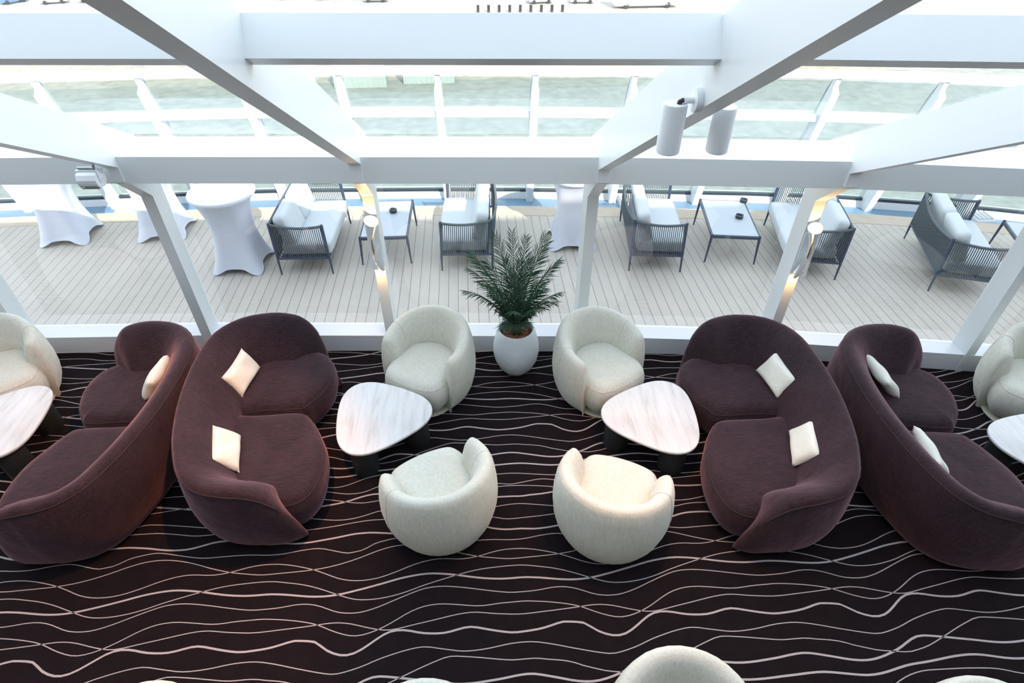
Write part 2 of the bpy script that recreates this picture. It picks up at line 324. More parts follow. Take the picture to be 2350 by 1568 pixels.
# carpeted floor with its woven wavy lines (surface pattern inside the floor's own mesh)
bm = bmesh.new()
strip(bm, PX[:-1]+[9.3], lambda x: -6, lambda x: FY(x)+.1, -.25, 0)
T = 1.938; NS = len(WAVES[0][1])
for bold, ys in WAVES:
    hw = .0074 if bold else .0035
    for k in range(-2, 2):
        row = []
        for i in range(int(16.2/T*NS)):
            x = -6.9+i*T/NS
            j0 = (x % T)/T*NS; a = int(j0) % NS; f = j0-int(j0)
            row.append((x, (ys[a]*(1-f)+ys[(a+1) % NS]*f)/1000+k*T))
        prev = None
        for i in range(1, len(row)-1):
            x, y = row[i]
            if y > FY(x)+.05: prev = None; continue
            s = (row[i+1][1]-row[i-1][1])/(row[i+1][0]-row[i-1][0]); w = hw*math.sqrt(1+s*s)
            cur = (bm.verts.new((x, y-w, .0015)), bm.verts.new((x, y+w, .0015)))
            if prev: bm.faces.new((prev[0], cur[0], cur[1], prev[1])).material_index = 1
            prev = cur
struct('floor', bm, [M['carpet'], M['wave']], 'dark brown carpet woven with thin pale wavy lines')
# posts with their bent brackets, rafters
n = 0
for i in range(1, 8):
    x, y, z0 = PX[i], PY[i], Z0[i]
    bm = bmesh.new()
    P = [(y-.012, 0), (y+.21, 0), (y+.21, 2.24), (y-.29, 2.24), (y-.29, 2.145), (y-.012, 1.885)]
    a = [bm.verts.new((x, *p)) for p in P]; b = [bm.verts.new((x+PW, *p)) for p in P]
    bm.faces.new(a); bm.faces.new(b[::-1])
    for k in range(6): bm.faces.new((a[k], a[(k+1) % 6], b[(k+1) % 6], b[k]))
    n += 1; struct('trim_%d' % n, bm, M['steel'], 'white steel window post with bent top bracket')
    bm = bmesh.new()
    zb = z0-.365
    P = [(y-.335, 2.17), (y+.09, 2.17), (y+.09, z0-SL*.09), (YT, z0+SL*(y-YT)), (YT, zb+SL*(y-YT)), (y-.335, zb+SL*.335)]
    a = [bm.verts.new((x, *p)) for p in P]; b = [bm.verts.new((x+PW, *p)) for p in P]
    bm.faces.new(a); bm.faces.new(b[::-1])
    for k in range(6): bm.faces.new((a[k], a[(k+1) % 6], b[(k+1) % 6], b[k]))
    n += 1; struct('trim_%d' % n, bm, M['steel'], 'white steel rafter sloping down under the glass roof')
w = 0
ux, uz = .859, -.512          # down the roof slope
for i in range(8):
    xa, xb = CX[i], CX[i+1]; ya, yb = FY(xa), FY(xb)
    def ext(P, name, m, label, dx=0):
        global n
        bm = bmesh.new()
        a = [bm.verts.new((xa+dx, ya+p[0], p[1])) for p in P]; b = [bm.verts.new((xb-dx, yb+p[0], p[1])) for p in P]
        k = len(P)
        bm.faces.new(a); bm.faces.new(b[::-1])
        for j in range(k): bm.faces.new((a[j], a[(j+1) % k], b[(j+1) % k], b[j]))
        return struct(name, bm, m, label)
    n += 1; ext([(-.31, 2.15), (.21, 2.15), (.21, 2.3), (.09, 2.40), (-.31, 2.385)], 'trim_%d' % n, M['steel'], 'white eaves beam along the top of the window wall')
    n += 1; ext([(0, 0), (.23, 0), (.23, .22), (0, .22)], 'trim_%d' % n, M['sill'], 'low white sill under the slanting window wall')
    zt = 2.463+SL*2.33
    n += 1; ext([(-2.33, zt), (-2.33-.512*.175, zt-.859*.175), (-2.33-.512*.175+ux*.09, zt-.859*.175+uz*.09), (-2.33+ux*.09, zt+uz*.09)], 'trim_%d' % n, M['steel'], 'white cross beam between two rafters', .05)
    # glazing: one wall pane and two roof panes to a bay
    w += 1; ext([(.205, .21), (.211, .21), (.211, 2.2), (.205, 2.2)], 'window_%d' % w, M['glass'], 'clear pane of the window wall')
    for r0, r1 in ((.09, -2.30), (-2.30, -5.2)):
        za, zb_ = 2.468-SL*r0, 2.468-SL*r1
        w += 1; ext([(r0, za), (r0, za+.012), (r1, zb_+.012), (r1, zb_)], 'window_%d' % w, M['roofglass'], 'clear pane of the sloping glass roof')
# the rest of the room, behind the camera, and an unseen deckhouse shaped to shade the deck
def sbox(name, m, *a, label=None):
    bm = bmesh.new(); box(bm, *a); return struct(name, bm, m, label)
sbox('wall_back', M['wall'], -7.3, 9.5, -6.2, -6, 0, 5.6, label='back wall of the double height lounge')
sbox('wall_left', M['wall'], -7.3, -7.1, -6.2, 5.42, 0, 5.6, label='left end wall of the lounge')
sbox('wall_right', M['wall'], 9.3, 9.5, -6.2, 3.2, 0, 5.6, label='right end wall of the lounge')
bm = bmesh.new()
prism(bm, [(-9, -8), (12, -8), (12, -.98), (-9, -.33)], 5.40, 5.56)
struct('ceiling', bm, M['wall'], 'flat ceiling behind the glass roof')
bm = bmesh.new()
prism(bm, [(-9, -8), (12, -8), (12, -1.02), (-9, -.37)], 5.56, 6.88)  # unseen; height and front edge set by where its shade ends outside
struct('deckhouse_shade_block', bm, M['screen'], 'unseen white deckhouse above the back of the lounge, shaped to shade the deck')
bm = bmesh.new()
prism(bm, [(-9, -1.05), (12, -1.75), (12, -1.65), (-9, -.95)], 7.36, 7.60)  # unseen rail, added for the thin shade band on the outer deck
for xx in range(-9, 13, 3): box(bm, xx-.03, xx+.03, -1.04-.0333*(xx+9), -.96-.0333*(xx+9), 6.8, 7.4)
tag(finish('roof_rail', bm, M['steel'], smooth=0), 'unseen white rail above the lounge, added to cast a band of shade on the deck', 'rail')

# ------------------------------------------------------------------ outside: deck, gutter, windbreak, harbour
DT = [(-12, 8.5), (-6.5, 8.62), (-3.3, 8.66), (-.6, 8.51), (.76, 8.40), (2.76, 8.18), (4.73, 7.95), (6.02, 7.74), (7.74, 7.32), (12, 5.9)]
def DE(x):
    for (xa, ya), (xb, yb) in zip(DT, DT[1:]):
        if x <= xb or xb == 12: return ya+(yb-ya)*(x-xa)/(xb-xa)
bm = bmesh.new()
xs = [-12+i*.75 for i in range(33)]
strip(bm, xs, lambda x: FY(x)+.2, lambda x: DE(x)-.26, -.08, 0)
o = struct('deck_planking', bm, M['deck'], 'pale teak planks of the open deck'); 
bm = bmesh.new()
strip(bm, xs, lambda x: DE(x)-.26, lambda x: DE(x)+.04, -.30, .004)
struct('deck_margin', bm, M['deck_edge'], 'pale margin boards along the outer edge of the teak')
bm = bmesh.new()
strip(bm, xs, lambda x: DE(x), lambda x: DE(x)+1.3, -.42, -.28)
struct('deck_gutter', bm, M['blue_deck'], 'light blue painted steel strip beyond the teak')
bm = bmesh.new()
strip(bm, xs, lambda x: -6.5, lambda x: DE(x)+1.28, -18, -.42)
struct('ship_side', bm, M['screen'], 'white ship side below the open deck')
WB = lambda x: DE(x)+.87                       # foot of the windbreak
LEAN = .30
wbx = thing('windbreak', 'white framed windbreak with tinted glass along the outer deck edge', 'windbreak', (0, 0, 0))
def rail(name, z, dz, dy, m=M['screen']):
    bm = bmesh.new(); rings = []
    for x in xs:
        y = WB(x)-LEAN*z
        rings.append([(x, y-dy, z-dz), (x, y+dy, z-dz), (x, y+dy, z+dz), (x, y-dy, z+dz)])
    loft(bm, rings); return finish(name, bm, m, wbx, smooth=0)
rail('top_rail', 1.93, .045, .05); rail('middle_rail', 1.30, .045, .10)
bm = bmesh.new(); rings = [[(x, WB(x)-.02, -.30), (x, WB(x)+.22, -.30), (x, WB(x)+.22, -.17), (x, WB(x)-.0, -.17)] for x in xs]
loft(bm, rings); finish('kerb', bm, M['screen'], wbx, smooth=0)
rail('glazing_bar', -.145, .02, .03, M['ash'])
for k in range(-7, 9):
    x = -.43+1.365*k; b = .055
    bm = bmesh.new()
    P = [(-.13, -.29), (.16, -.29), (.10, .2), (.07-LEAN*1.2, 1.2), (.05-LEAN*1.72, 1.72), (.035-LEAN*1.9, 1.9), (-.04-LEAN*1.9, 1.9), (-.05-LEAN*1.76, 1.76), (-.13-LEAN*1.68, 1.68), (-.15-LEAN*1.2, 1.2), (-.17-LEAN*.5, .5)]
    a = [bm.verts.new((x-b+(.02 if 1.76 <= p[1] else 0), WB(x)+p[0], p[1])) for p in P]
    c = [bm.verts.new((x+b-(.02 if 1.76 <= p[1] else 0), WB(x)+p[0], p[1])) for p in P]
    m_ = len(P); bm.faces.new(a); bm.faces.new(c[::-1])
    for j in range(m_): bm.faces.new((a[j], a[(j+1) % m_], c[(j+1) % m_], c[j]))
    finish('post', bm, M['screen'], wbx, smooth=0)
    bm = bmesh.new(); xa, xb = x+b, x+1.365-b
    q = [(xx, WB(xx)-LEAN*z+d, z) for d in (.0, .012) for xx, z in ((xa, -.13), (xb, -.13), (xb, 1.84), (xa, 1.84))]
    hexa(bm, q); finish('glass_panel', bm, M['tint'], wbx, smooth=0)
    if k % 2: continue
    bm = bmesh.new()                               # deck foot plates with ribs beside the posts
    box(bm, x+.10, x+.38, WB(x)-.36, WB(x)-.04, -.29, -.21, .01)
    for j in range(4): box(bm, x+.12+j*.07, x+.14+j*.07, WB(x)-.34, WB(x)-.04, -.21, -.17)
    finish('foot_plate', bm, M['screen'], wbx, smooth=0)
# small ribbed deck fitting near the right-hand table
t = thing('deck_vent', 'small ribbed round fitting on the deck edge beyond the right coffee table', 'vent', (4.55, DE(4.55)+.2, -.28))
bm = bmesh.new(); lathe(bm, [(.001, 0), (.085, 0), (.085, .012), (.07, .02), (.001, .02)], 20); finish('rim', bm, M['dark'], t)
for j in range(4):
    bm = bmesh.new(); tube(bm, [(-.06+.04*j, -.055, .02), (-.06+.04*j, -.03, .05), (-.06+.04*j, .03, .05), (-.06+.04*j, .055, .02)], .006, 6); finish('rib', bm, M['steel'], t)
# harbour
bm = bmesh.new(); prism(bm, [(-260, 20), (260, 20), (260, 420), (-260, 420)], -19, -18)
struct('quay_ground', bm, M['quay'], 'pale quayside ground far below the ship')
CARC = {'white': (.75, .76, .78), 'silver': (.42, .44, .46), 'red': (.45, .06, .05), 'blue': (.10, .20, .38), 'black': (.03, .03, .04)}
PAINT = {k: paint(k+'_car_paint', v) for k, v in CARC.items()}
def make_car(col, label, loc, rz):
    t = thing('car', label, 'car', loc, rz, 'cars parked on the quay')
    bm = bmesh.new()
    prof = [(-2.1, .35), (-2.15, .75), (-1.95, .95), (-1.0, 1.02), (1.2, 1.0), (2.05, .80), (2.15, .5), (2.1, .35)]
    loft(bm, [[(x, s*.86, z) for x, z in prof] for s in (-1, 1)], True, True); finish('body', bm, PAINT[col], t, 30)
    bm = bmesh.new(); loft(bm, [[(-1.75, -.78, .98), (1.15, -.78, .98), (1.15, .78, .98), (-1.75, .78, .98)], [(-1.25, -.62, 1.42), (.35, -.62, 1.42), (.35, .62, 1.42), (-1.25, .62, 1.42)]]); finish('window_band', bm, M['carglass'], t, 20)
    bm = bmesh.new(); box(bm, -1.2, .3, -.6, .6, 1.41, 1.46, .02); finish('roof_panel', bm, PAINT[col], t, 20)
    for sx in (-1.3, 1.3):
        for sy in (-.8, .8):
            bm = bmesh.new(); tube(bm, [(sx, sy-.1, .33), (sx, sy+.1, .33)], .33, 12); finish('wheel', bm, M['tyre'], t)
    return t
cars = [('silver', 'silver car on the quay seen right of centre above the long cross beam', (13.3, 118), .1), ('white', 'white car beside a silver one on the quay, right of centre', (20.6, 117.5), -.05),
        ('red', 'red car among the parked cars at the top left of the centre roof pane', (-24.5, 124.5), .2), ('silver', 'silver car next to the red car on the quay', (-15.6, 121.5), 0), ('white', 'white car left of the red car on the quay', (-31.5, 125), .15),
        ('black', 'dark car in the far row behind the silver car on the quay', (-19.8, 125.2), .1), ('blue', 'blue car at the far top left corner of the roof view', (-79.5, 125.5), .9), ('white', 'white car beside the blue car at the far left', (-72, 124.5), .3), ('white', 'white car nearest the left rafter on the quay', (-59.5, 122.8), .2), ('silver', 'silver car between two white ones at the left', (-65.8, 125.3), .1)]
for c, l, p, r in cars: make_car(c, l, (p[0], p[1], -18), r)
def quay_box(name, label, cat, loc, size, m, rz=0, group=None, extra=None):
    bm = bmesh.new(); box(bm, -size[0]/2, size[0]/2, -size[1]/2, size[1]/2, 0, size[2], .04)
    if extra: extra(bm)
    o = finish(name, bm, m, smooth=0); o.location = loc; o.rotation_euler = (0, 0, rz); return tag(o, label, cat, group)
t = thing('bus', 'white bus parked on the quay just above the right half of the cross beam', 'bus', (30.8, 113.4, -18), .02)
bm = bmesh.new(); box(bm, -5.5, 5.5, -1.25, 1.25, .4, 3.0, .12); finish('body', bm, PAINT['white'], t, 20)
bm = bmesh.new(); box(bm, -5.2, 5.2, -1.28, 1.28, 1.5, 2.4, .03); finish('window_band', bm, M['carglass'], t, 20)
for sx in (-3.6, 3.6):
    for sy in (-1.1, 1.1):
        bm = bmesh.new(); tube(bm, [(sx, sy-.15, .48), (sx, sy+.15, .48)], .48, 14); finish('wheel', bm, M['tyre'], t)
cm = simple('pale_green_container', (.40, .45, .43), .6, var=.1); cw = simple('pale_container', (.6, .62, .62), .6, var=.1)
def ribs(L, H):
    def f(bm):
        for k in range(int(L/.6)): box(bm, -L/2+.3+k*.6, -L/2+.5+k*.6, -1.27, 1.27, .15, H-.15)
    return f
for (x, y, L, mm, l) in [(-12.5, 74.5, 6, cm, 'pale green ribbed container standing left on the quay behind the windbreak'), (-4.6, 75.5, 6, cm, 'pale green ribbed container in the middle of the quay strip'), (-21, 76.5, 6, cw, 'pale grey container farthest left behind the windbreak')]:
    quay_box('shipping_container', l, 'container', (x, y, -18), (L, 2.44, 2.6), mm, 0, 'containers on the quay', ribs(L, 2.6))
ym = simple('yellow_barrier', (.75, .42, .06), .5)
for k, (x, y) in enumerate([(8.1, 82.0), (13.9, 81.2), (18.7, 80.5)]):
    o = quay_box('traffic_barrier', ['yellow barrier on the quay, leftmost of three', 'yellow barrier on the quay, middle of three', 'yellow barrier on the quay, rightmost of three'][k], 'barrier', (x, y, -18), (.9, .3, 1.0), ym, 0, 'yellow barriers on the quay')
o = quay_box('warehouse', 'low pale building with a cream roof far right on the quay', 'building', (42, 82, -18), (16, 7, 3.2), simple('cream_cladding', (.55, .53, .42), .8), -.25)
bm = bmesh.new(); box(bm, -8.3, 8.3, -3.8, 3.8, 3.2, 3.6, .05); finish('roof', bm, simple('grey_roof', (.32, .34, .34), .8), o, 0)
for k in range(5):
    bm = bmesh.new(); box(bm, -7+k*3, -5.4+k*3, -3.56, -3.48, 1, 2.2); finish('window', bm, M['carglass'], o, 0)
for k in range(9):
    o = quay_box('bollard', None, 'bollard', (2.2+k*1.75, 111.6-.1*k, -18), (.45, .45, 1.1), M['dark'])
    tag(o, 'short dark bollard in the row on the quay above the centre of the cross beam', 'bollard', 'bollards along the quay')
# ------------------------------------------------------------------ lounge furniture
def sweep_shell(bm, path, prof, z0=0, mi=0):
    """upholstered back: the profile (outward offset, height fraction) swept along a plan path
    path items: (x, y, crest height, width factor); outward = right-hand side of the travel direction flipped by sign"""
    m = len(path); rings = []
    for i, (x, y, h, w) in enumerate(path):
        a, b = path[max(i-1, 0)], path[min(i+1, m-1)]
        t = Vector((b[0]-a[0], b[1]-a[1])).normalized(); nx, ny = -t.y, t.x
        rings.append([(x+nx*o*w, y+ny*o*w, z0+z*(h-z0)) for o, z in prof])
    loft(bm, rings, True, True, mi)
    return rings
SOFA_PROF = [(-.345, .15), (-.335, .35), (-.305, .53), (-.255, .66), (-.19, .79), (-.12, .90), (-.06, .965), (-.02, .993), (.015, 1.0), (.04, .985), (.058, .945), (.070, .85), (.082, .70), (.088, .55), (.086, .40), (.070, .26), (.045, .14), (.010, .05), (-.03, .02), (-.12, .012), (-.30, .03)]
SOFA_CREST = [(0.498, -1.026, 0.09, 0.4), (0.482, -1.046, 0.224, 0.55), (0.442, -1.077, 0.426, 0.72), (0.381, -1.098, 0.605, 0.88), (0.294, -1.106, 0.722, 0.97), (0.189, -1.109, 0.773, 1), (0.114, -1.11, 0.79, 1), (-0.08, -1.068, 0.806, 1), (-0.235, -0.947, 0.823, 1), (-0.341, -0.734, 0.834, 1), (-0.417, -0.505, 0.84, 1), (-0.492, -0.125, 0.84, 1), (-0.514, 0.314, 0.84, 1), (-0.463, 0.65, 0.84, 1), (-0.288, 0.856, 0.834, 1), (-0.04, 0.931, 0.823, 1), (0.144, 0.925, 0.801, 1), (0.248, 0.909, 0.756, 0.97), (0.33, 0.877, 0.65, 0.88), (0.391, 0.836, 0.493, 0.72), (0.422, 0.824, 0.291, 0.55), (0.429, 0.827, 0.112, 0.4)]
CUSH_A = [(-.36, .01), (0, .015), (.34, .02), (.43, .10), (.515, .22), (.565, .38), (.57, .52), (.54, .66), (.47, .77), (.32, .84), (.05, .86), (-.25, .80), (-.42, .60), (-.45, .30)]
CUSH_B = [(-.36, -.015), (0, -.01), (.36, -.01), (.47, -.10), (.55, -.24), (.63, -.42), (.66, -.60), (.655, -.78), (.61, -.92), (.50, -1.02), (.33, -1.04), (.05, -1.0), (-.17, -.90), (-.33, -.60), (-.38, -.30)]
def cushion(bm, outline, per=5):
    P = catmull_closed(outline, per); rings = []
    for ins, z in ((.13, .012), (.075, .05), (.03, .12), (.005, .21), (0, .28), (.008, .345), (.022, .385), (.026, .392), (.045, .425), (.075, .445)):
        rings.append([(x, y, z) for x, y in inset_ring(P, ins)])
    V = loft(bm, rings, True, False)
    bmesh.ops.contextual_create(bm, geom=V[0])
    # domed top: shrink towards the centroid
    c = Vector((sum(v.co.x for v in V[-1])/len(P), sum(v.co.y for v in V[-1])/len(P), 0)); last = V[-1]
    for k, z in ((.86, .456), (.6, .463), (.25, .467)):
        ring = [bm.verts.new((c.x+(v.co.x-c.x)*k, c.y+(v.co.y-c.y)*k, z)) for v in V[-1]]
        for i in range(len(ring)):
            j = (i+1) % len(ring); bm.faces.new((last[i], last[j], ring[j], ring[i]))
        last = ring
    cc = bm.verts.new((c.x, c.y, .468))
    for i in range(len(last)): bm.faces.new((last[i], last[(i+1) % len(last)], cc))
def make_sofa(name, label, loc, rz, mirror):
    s = -1 if mirror else 1
    t = thing(name, label, 'sofa', loc, rz, 'curved plum velvet sofas')
    path = catmull([(s*x, y, h, w) for x, y, h, w in SOFA_CREST], 76)
    bm = bmesh.new(); rings = sweep_shell(bm, path, [(o*s, z) for o, z in SOFA_PROF])
    finish('backrest', bm, M['plum'], t, 60)
    bm = bmesh.new(); tube(bm, [Vector(r[10]) for r in rings[8:-8]], .0045, 6); finish('piping', bm, M['piping'], t)
    for o in (CUSH_A, CUSH_B):
        bm = bmesh.new(); cushion(bm, [(s*x, y) for x, y in o]); finish('seat_cushion', bm, M['plum'], t, 60)
        P = catmull_closed([(s*x, y) for x, y in o], 5); P = inset_ring(P, .024)
        bm = bmesh.new(); tube(bm, [(x, y, .39) for x, y in P+P[:1]], .004, 6); finish('seat_piping', bm, M['piping'], t)
    return t
# s2-type opens to +x (mirror False); mirrored copies open to -x
make_sofa('curved_sofa', 'plum velvet curved sofa, second from left, opening to the right with two ivory pillows', (-2.0, 3.88, 0), 0, False)
make_sofa('curved_sofa', 'leftmost plum velvet curved sofa, its rounded back turned to its neighbour', (-3.205, 3.83, 0), 0, True)
make_sofa('curved_sofa', 'dark plum curved sofa right of the round edged table, opening to the left', (2.465, 3.52, 0), 0, True)
make_sofa('curved_sofa', 'rightmost plum velvet curved sofa, its tall back turned to its neighbour', (3.77, 3.28, 0), R(-9), False)

def make_pillow(label, loc, rot, l=.41, w=.27, d=.11):
    bm = bmesh.new(); nx, ny = 16, 10; g = {}
    for s in (-1, 1):
        for i in range(nx+1):
            for j in range(ny+1):
                u, v = i/nx*2-1, j/ny*2-1
                pin = 1-.07*(1-abs(u)**2)*0
                edge = (1-u**4)*(1-v**4)
                x = u*l/2*(1-.06*(1-v*v)*abs(u)**3); y = v*w/2*(1-.10*(1-u*u)*abs(v)**3)
                z = s*d/2*max(0, edge)**.45*(1+.10*math.sin(5*u+3*v+loc[0]*7))
                if s == 1 and (i in (0, nx) or j in (0, ny)): g[(s, i, j)] = g[(-1, i, j)]
                else: g[(s, i, j)] = bm.verts.new((x, y, z))
        for i in range(nx):
            for j in range(ny):
                bm.faces.new((g[(s, i, j)], g[(s, i+1, j)], g[(s, i+1, j+1)], g[(s, i, j+1)]))
    o = finish('throw_pillow', bm, M['pillow'], smooth=80)
    o.location = loc; o.rotation_euler = rot
    return tag(o, label, 'pillow', 'ivory throw pillows on the plum sofas')
# long side along the sofa, lying against the sloping back
def lay(loc, yaw, tilt):
    """long axis turned by yaw in plan, then leaned back by tilt about that axis"""
    m = Matrix.Rotation(yaw, 3, 'Z') @ Matrix.Rotation(tilt, 3, 'X')
    return m.to_euler()
make_pillow('ivory pillow on the second sofa from the left, the one nearer the window', (-2.235, 4.25, .575), lay(0, R(80), R(62)))
make_pillow('ivory pillow on the second sofa from the left, the one farther from the window', (-2.13, 3.345, .56), lay(0, R(103), R(48)))
make_pillow('ivory pillow lying askew on the dark sofa at right, the one nearer the window', (2.735, 3.86, .57), lay(0, R(97), R(-55)))
make_pillow('ivory pillow on the dark sofa at right, the one farther from the window', (2.64, 3.06, .56), lay(0, R(70), R(-50)))
make_pillow('ivory pillow half hidden behind the back of the leftmost sofa', (-3.0, 4.23, .585), lay(0, R(86), R(-60)))
make_pillow('ivory pillow at the far end of the rightmost sofa, its side showing past the back', (3.685, 3.77, .585), lay(0, R(90), R(46)))
make_pillow('ivory pillow of which a sliver shows over the back of the rightmost sofa', (3.61, 2.88, .56), lay(0, R(83), R(50)))

TUB_PROF = [(-.150, .12), (-.145, .45), (-.135, .60), (-.115, .76), (-.09, .88), (-.06, .96), (-.03, .992), (0, 1.0), (.025, .985), (.042, .94), (.060, .84), (.074, .68), (.078, .52), (.068, .37), (.044, .23), (.005, .11), (-.05, .045), (-.12, .03)]
def tub_mesh():
    P = []; RC = .395
    half = [(120.5, .12, .45), (120, .32, .62), (118.5, .52, .78), (115.5, .635, .88), (110, .675, .96), (98, .695, 1), (80, .725, 1), (55, .77, 1), (28, .80, 1)]
    for th, h, w in [(-t_, h, w) for t_, h, w in half]+[(0, .805, 1)]+half[::-1]:
        a = R(-90-th)          # the rear is at -y; the chair faces +y
        P.append((RC*math.cos(a), RC*math.sin(a), h, w))
    path = catmull(P, 64)
    bm = bmesh.new(); rings = sweep_shell(bm, path, TUB_PROF)
    return bm, rings
TB, TR = tub_mesh()
mid = len(TR)//2
proto = thing('tub_chair', 'x', 'armchair', (0, 0, 0), 0, 'cream velvet tub chairs')
finish('backrest', TB, M['cream'], proto, 60)
SEAT = [(-.33, .0), (-.345, .15), (-.325, .29), (-.24, .385), (0, .42), (.24, .385), (.325, .29), (.345, .15), (.33, 0), (.26, -.20), (0, -.30), (-.26, -.20)]
bm = bmesh.new(); cushion(bm, SEAT, 6); bmesh.ops.scale(bm, vec=(1, 1, .96), verts=bm.verts); bmesh.ops.translate(bm, vec=(0, 0, .025), verts=bm.verts); finish('seat', bm, M['cream'], proto, 60)
P = inset_ring(catmull_closed(SEAT, 6), .024)
bm = bmesh.new(); tube(bm, [(x, y, .40) for x, y in P+P[:1]], .0028, 6); finish('seat_piping', bm, M['seam'], proto)
bm = bmesh.new(); lathe(bm, [(.001, 0), (.31, 0), (.32, .012), (.31, .03), (.001, .03)], 40, (0, .09, 0)); finish('swivel_base', bm, M['plinth'], proto)
TUBS = [  # x, y, facing angle (deg, 90 = away from the camera)
    (-.525, 4.475, 240, 'cream tub chair by the window, left of the potted palm, facing the left marble table'),
    (1.175, 4.34, 300, 'cream tub chair by the window, right of the potted palm, facing the right marble table'),
    (-.385, 2.93, 115, 'cream tub chair seen from behind at the near corner of the left marble table'),
    (.985, 2.76, 65, 'cream tub chair in warm light, its back to us, before the right marble table'),
    (-4.735, 4.66, 300, 'cream tub chair cut by the left edge of the photo, beside the window sill'),
    (5.34, 3.80, 235, 'cream tub chair cut by the right edge of the photo, beside the window sill'),
    (1.03, 1.03, 262, 'large cream tub chair back rising at the bottom edge, right of centre'),
    (-.42, .955, 270, 'cream chair top just showing at the bottom edge near the centre'),
    (-1.93, 1.05, 265, 'cream chair top just showing at the bottom edge at left'),
    (2.65, .75, 268, 'cream chair top just showing at the bottom edge at right')]
for i, (x, y, a, l) in enumerate(TUBS):
    o = proto if i == 0 else dup(proto)
    o['label'] = l; o.location = (x, y, 0); o.rotation_euler = (0, 0, R(a-90))
    side = 1 if i in (0, 3, 5) else -1; sr = TR[mid-side*int(len(TR)*.165)]
    bm = bmesh.new(); tube(bm, [Vector(p) for p in sr[3:17]], .0022, 6); finish('seam', bm, M['seam'], o)

def make_table(label, loc, v0):
    t = thing('coffee_table', label, 'coffee table', loc, 0, 'three legged marble lounge tables')
    P = [((.424+.052*math.cos(3*(a-R(v0)))+.005*math.cos(6*(a-R(v0))))*math.cos(a), (.424+.052*math.cos(3*(a-R(v0)))+.005*math.cos(6*(a-R(v0))))*math.sin(a)) for a in [k*2*PI/96 for k in range(96)]]
    bm = bmesh.new(); V = loft(bm, [[(x, y, z) for x, y in inset_ring(P, i)] for i, z in ((.012, .368), (.003, .372), (0, .378), (0, .391), (.002, .396), (.006, .399), (.012, .400))], True, True)
    finish('tabletop', bm, M['marble'], t, 50)
    for k in range(3):
        a = R(v0+120*k); c = (.31*math.cos(a), .31*math.sin(a), 0)
        bm = bmesh.new(); lathe(bm, [(.001, 0), (.112, 0), (.117, .006), (.117, .36), (.110, .368), (.001, .368)], 40, c); finish('leg', bm, M['tleg'], t)
    return t
make_table('white veined marble table between the two left cream tub chairs', (-.946, 3.79, 0), 4)
make_table('white veined marble table between the two right cream tub chairs', (1.541, 3.612, 0), 55)
make_table('marble table cut by the left edge of the photo, beside the leftmost sofa', (-4.35, 3.95, 0), 64)
make_table('marble table cut by the right edge of the photo, beside the rightmost sofa', (4.85, 3.0, 0), 38)

# potted palm
t = thing('potted_palm', 'potted palm in a round white pot by the window between two cream chairs', 'plant', (.372, 4.745, 0))
bm = bmesh.new()
lathe(bm, [(.001, 0), (.10, 0), (.135, .01), (.185, .08), (.222, .17), (.238, .26), (.237, .34), (.222, .43), (.200, .51), (.186, .555), (.180, .562), (.172, .560), (.168, .545), (.170, .50), (.10, .47), (.001, .47)], 56)
finish('pot', bm, M['pot'], t, 60)
bm = bmesh.new(); lathe(bm, [(.001, .49), (.10, .505), (.165, .50), (.167, .48), (.001, .47)][::-1], 32); finish('soil', bm, M['mulch'], t, 60)
for k in range(90):
    a = random.uniform(0, 2*PI); r = .155*math.sqrt(random.random())+.005
    bm = bmesh.new(); L = random.uniform(.012, .026); box(bm, -L, L, -.006, .006, -.0035, .0035, .002)
    o = finish('bark_chip', bm, M['chip'], t, 0); o.location = (r*math.cos(a), r*math.sin(a), .512+random.random()*.012); o.rotation_euler = (random.uniform(-.5, .5), random.uniform(-.5, .5), random.uniform(0, PI))
bm = bmesh.new(); lathe(bm, [(.05, .49), (.062, .53), (.055, .58), (.038, .64), (.02, .70), (.005, .74)], 14); finish('trunk', bm, M['stem'], t, 60)
def frond(az, length, rise, droop, nleaf, lw, roll=0):
    """one feather leaf: arching midrib with a row of narrow pointed leaflets each side"""
    bm = bmesh.new(); rib = []
    ns = 26; p = Vector((.025*math.cos(az), .025*math.sin(az), .56)); el = rise
    for i in range(ns+1):
        rib.append(p.copy()); el -= droop/ns*(.4+1.4*i/ns)
        p = p+Vector((math.cos(az)*math.cos(el), math.sin(az)*math.cos(el), math.sin(el)))*length/ns
    tube(bm, rib, [.0065*(1-.8*i/ns)+.001 for i in range(ns+1)], 6, 1)
    side0 = Vector((-math.sin(az), math.cos(az), 0))
    for k in range(nleaf):
        f = .17+.83*k/(nleaf-1); q = f*ns; i = min(int(q), ns-1); base = rib[i].lerp(rib[i+1], q-i)
        tg = (rib[i+1]-rib[i]).normalized(); nrm = side0.cross(tg)
        ll = lw*(math.sin(PI*min(1, (f*.80+.12)))**.55)*random.uniform(.72, 1.12)
        for s in (-1, 1):
            sd = (side0*s*math.cos(roll)+nrm*.35)
            d = (tg*(.55+.75*f*f)+sd*(1.0-.3*f)).normalized()
            d = (d+Vector((random.uniform(-.12, .12), random.uniform(-.12, .12), random.uniform(-.10, .10)))).normalized(); w = .0048; wv = tg.cross(d).cross(d).normalized()*w
            a0 = base; a1 = base+d*ll*.45; a2 = base+d*ll-Vector((0, 0, ll*.10))
            up = nrm*.0022
            v = [bm.verts.new(x) for x in (a0-wv*.5, a0+wv*.5, a1+wv, a2, a1-wv, (a0+up), (a1+up*1.6))]
            for fc in ((0, 5, 6, 4), (5, 1, 2, 6), (4, 6, 3), (6, 2, 3)): bm.faces.new([v[c] for c in fc])
    return finish('frond', bm, [M['leaf'], M['stem']], t, 0)
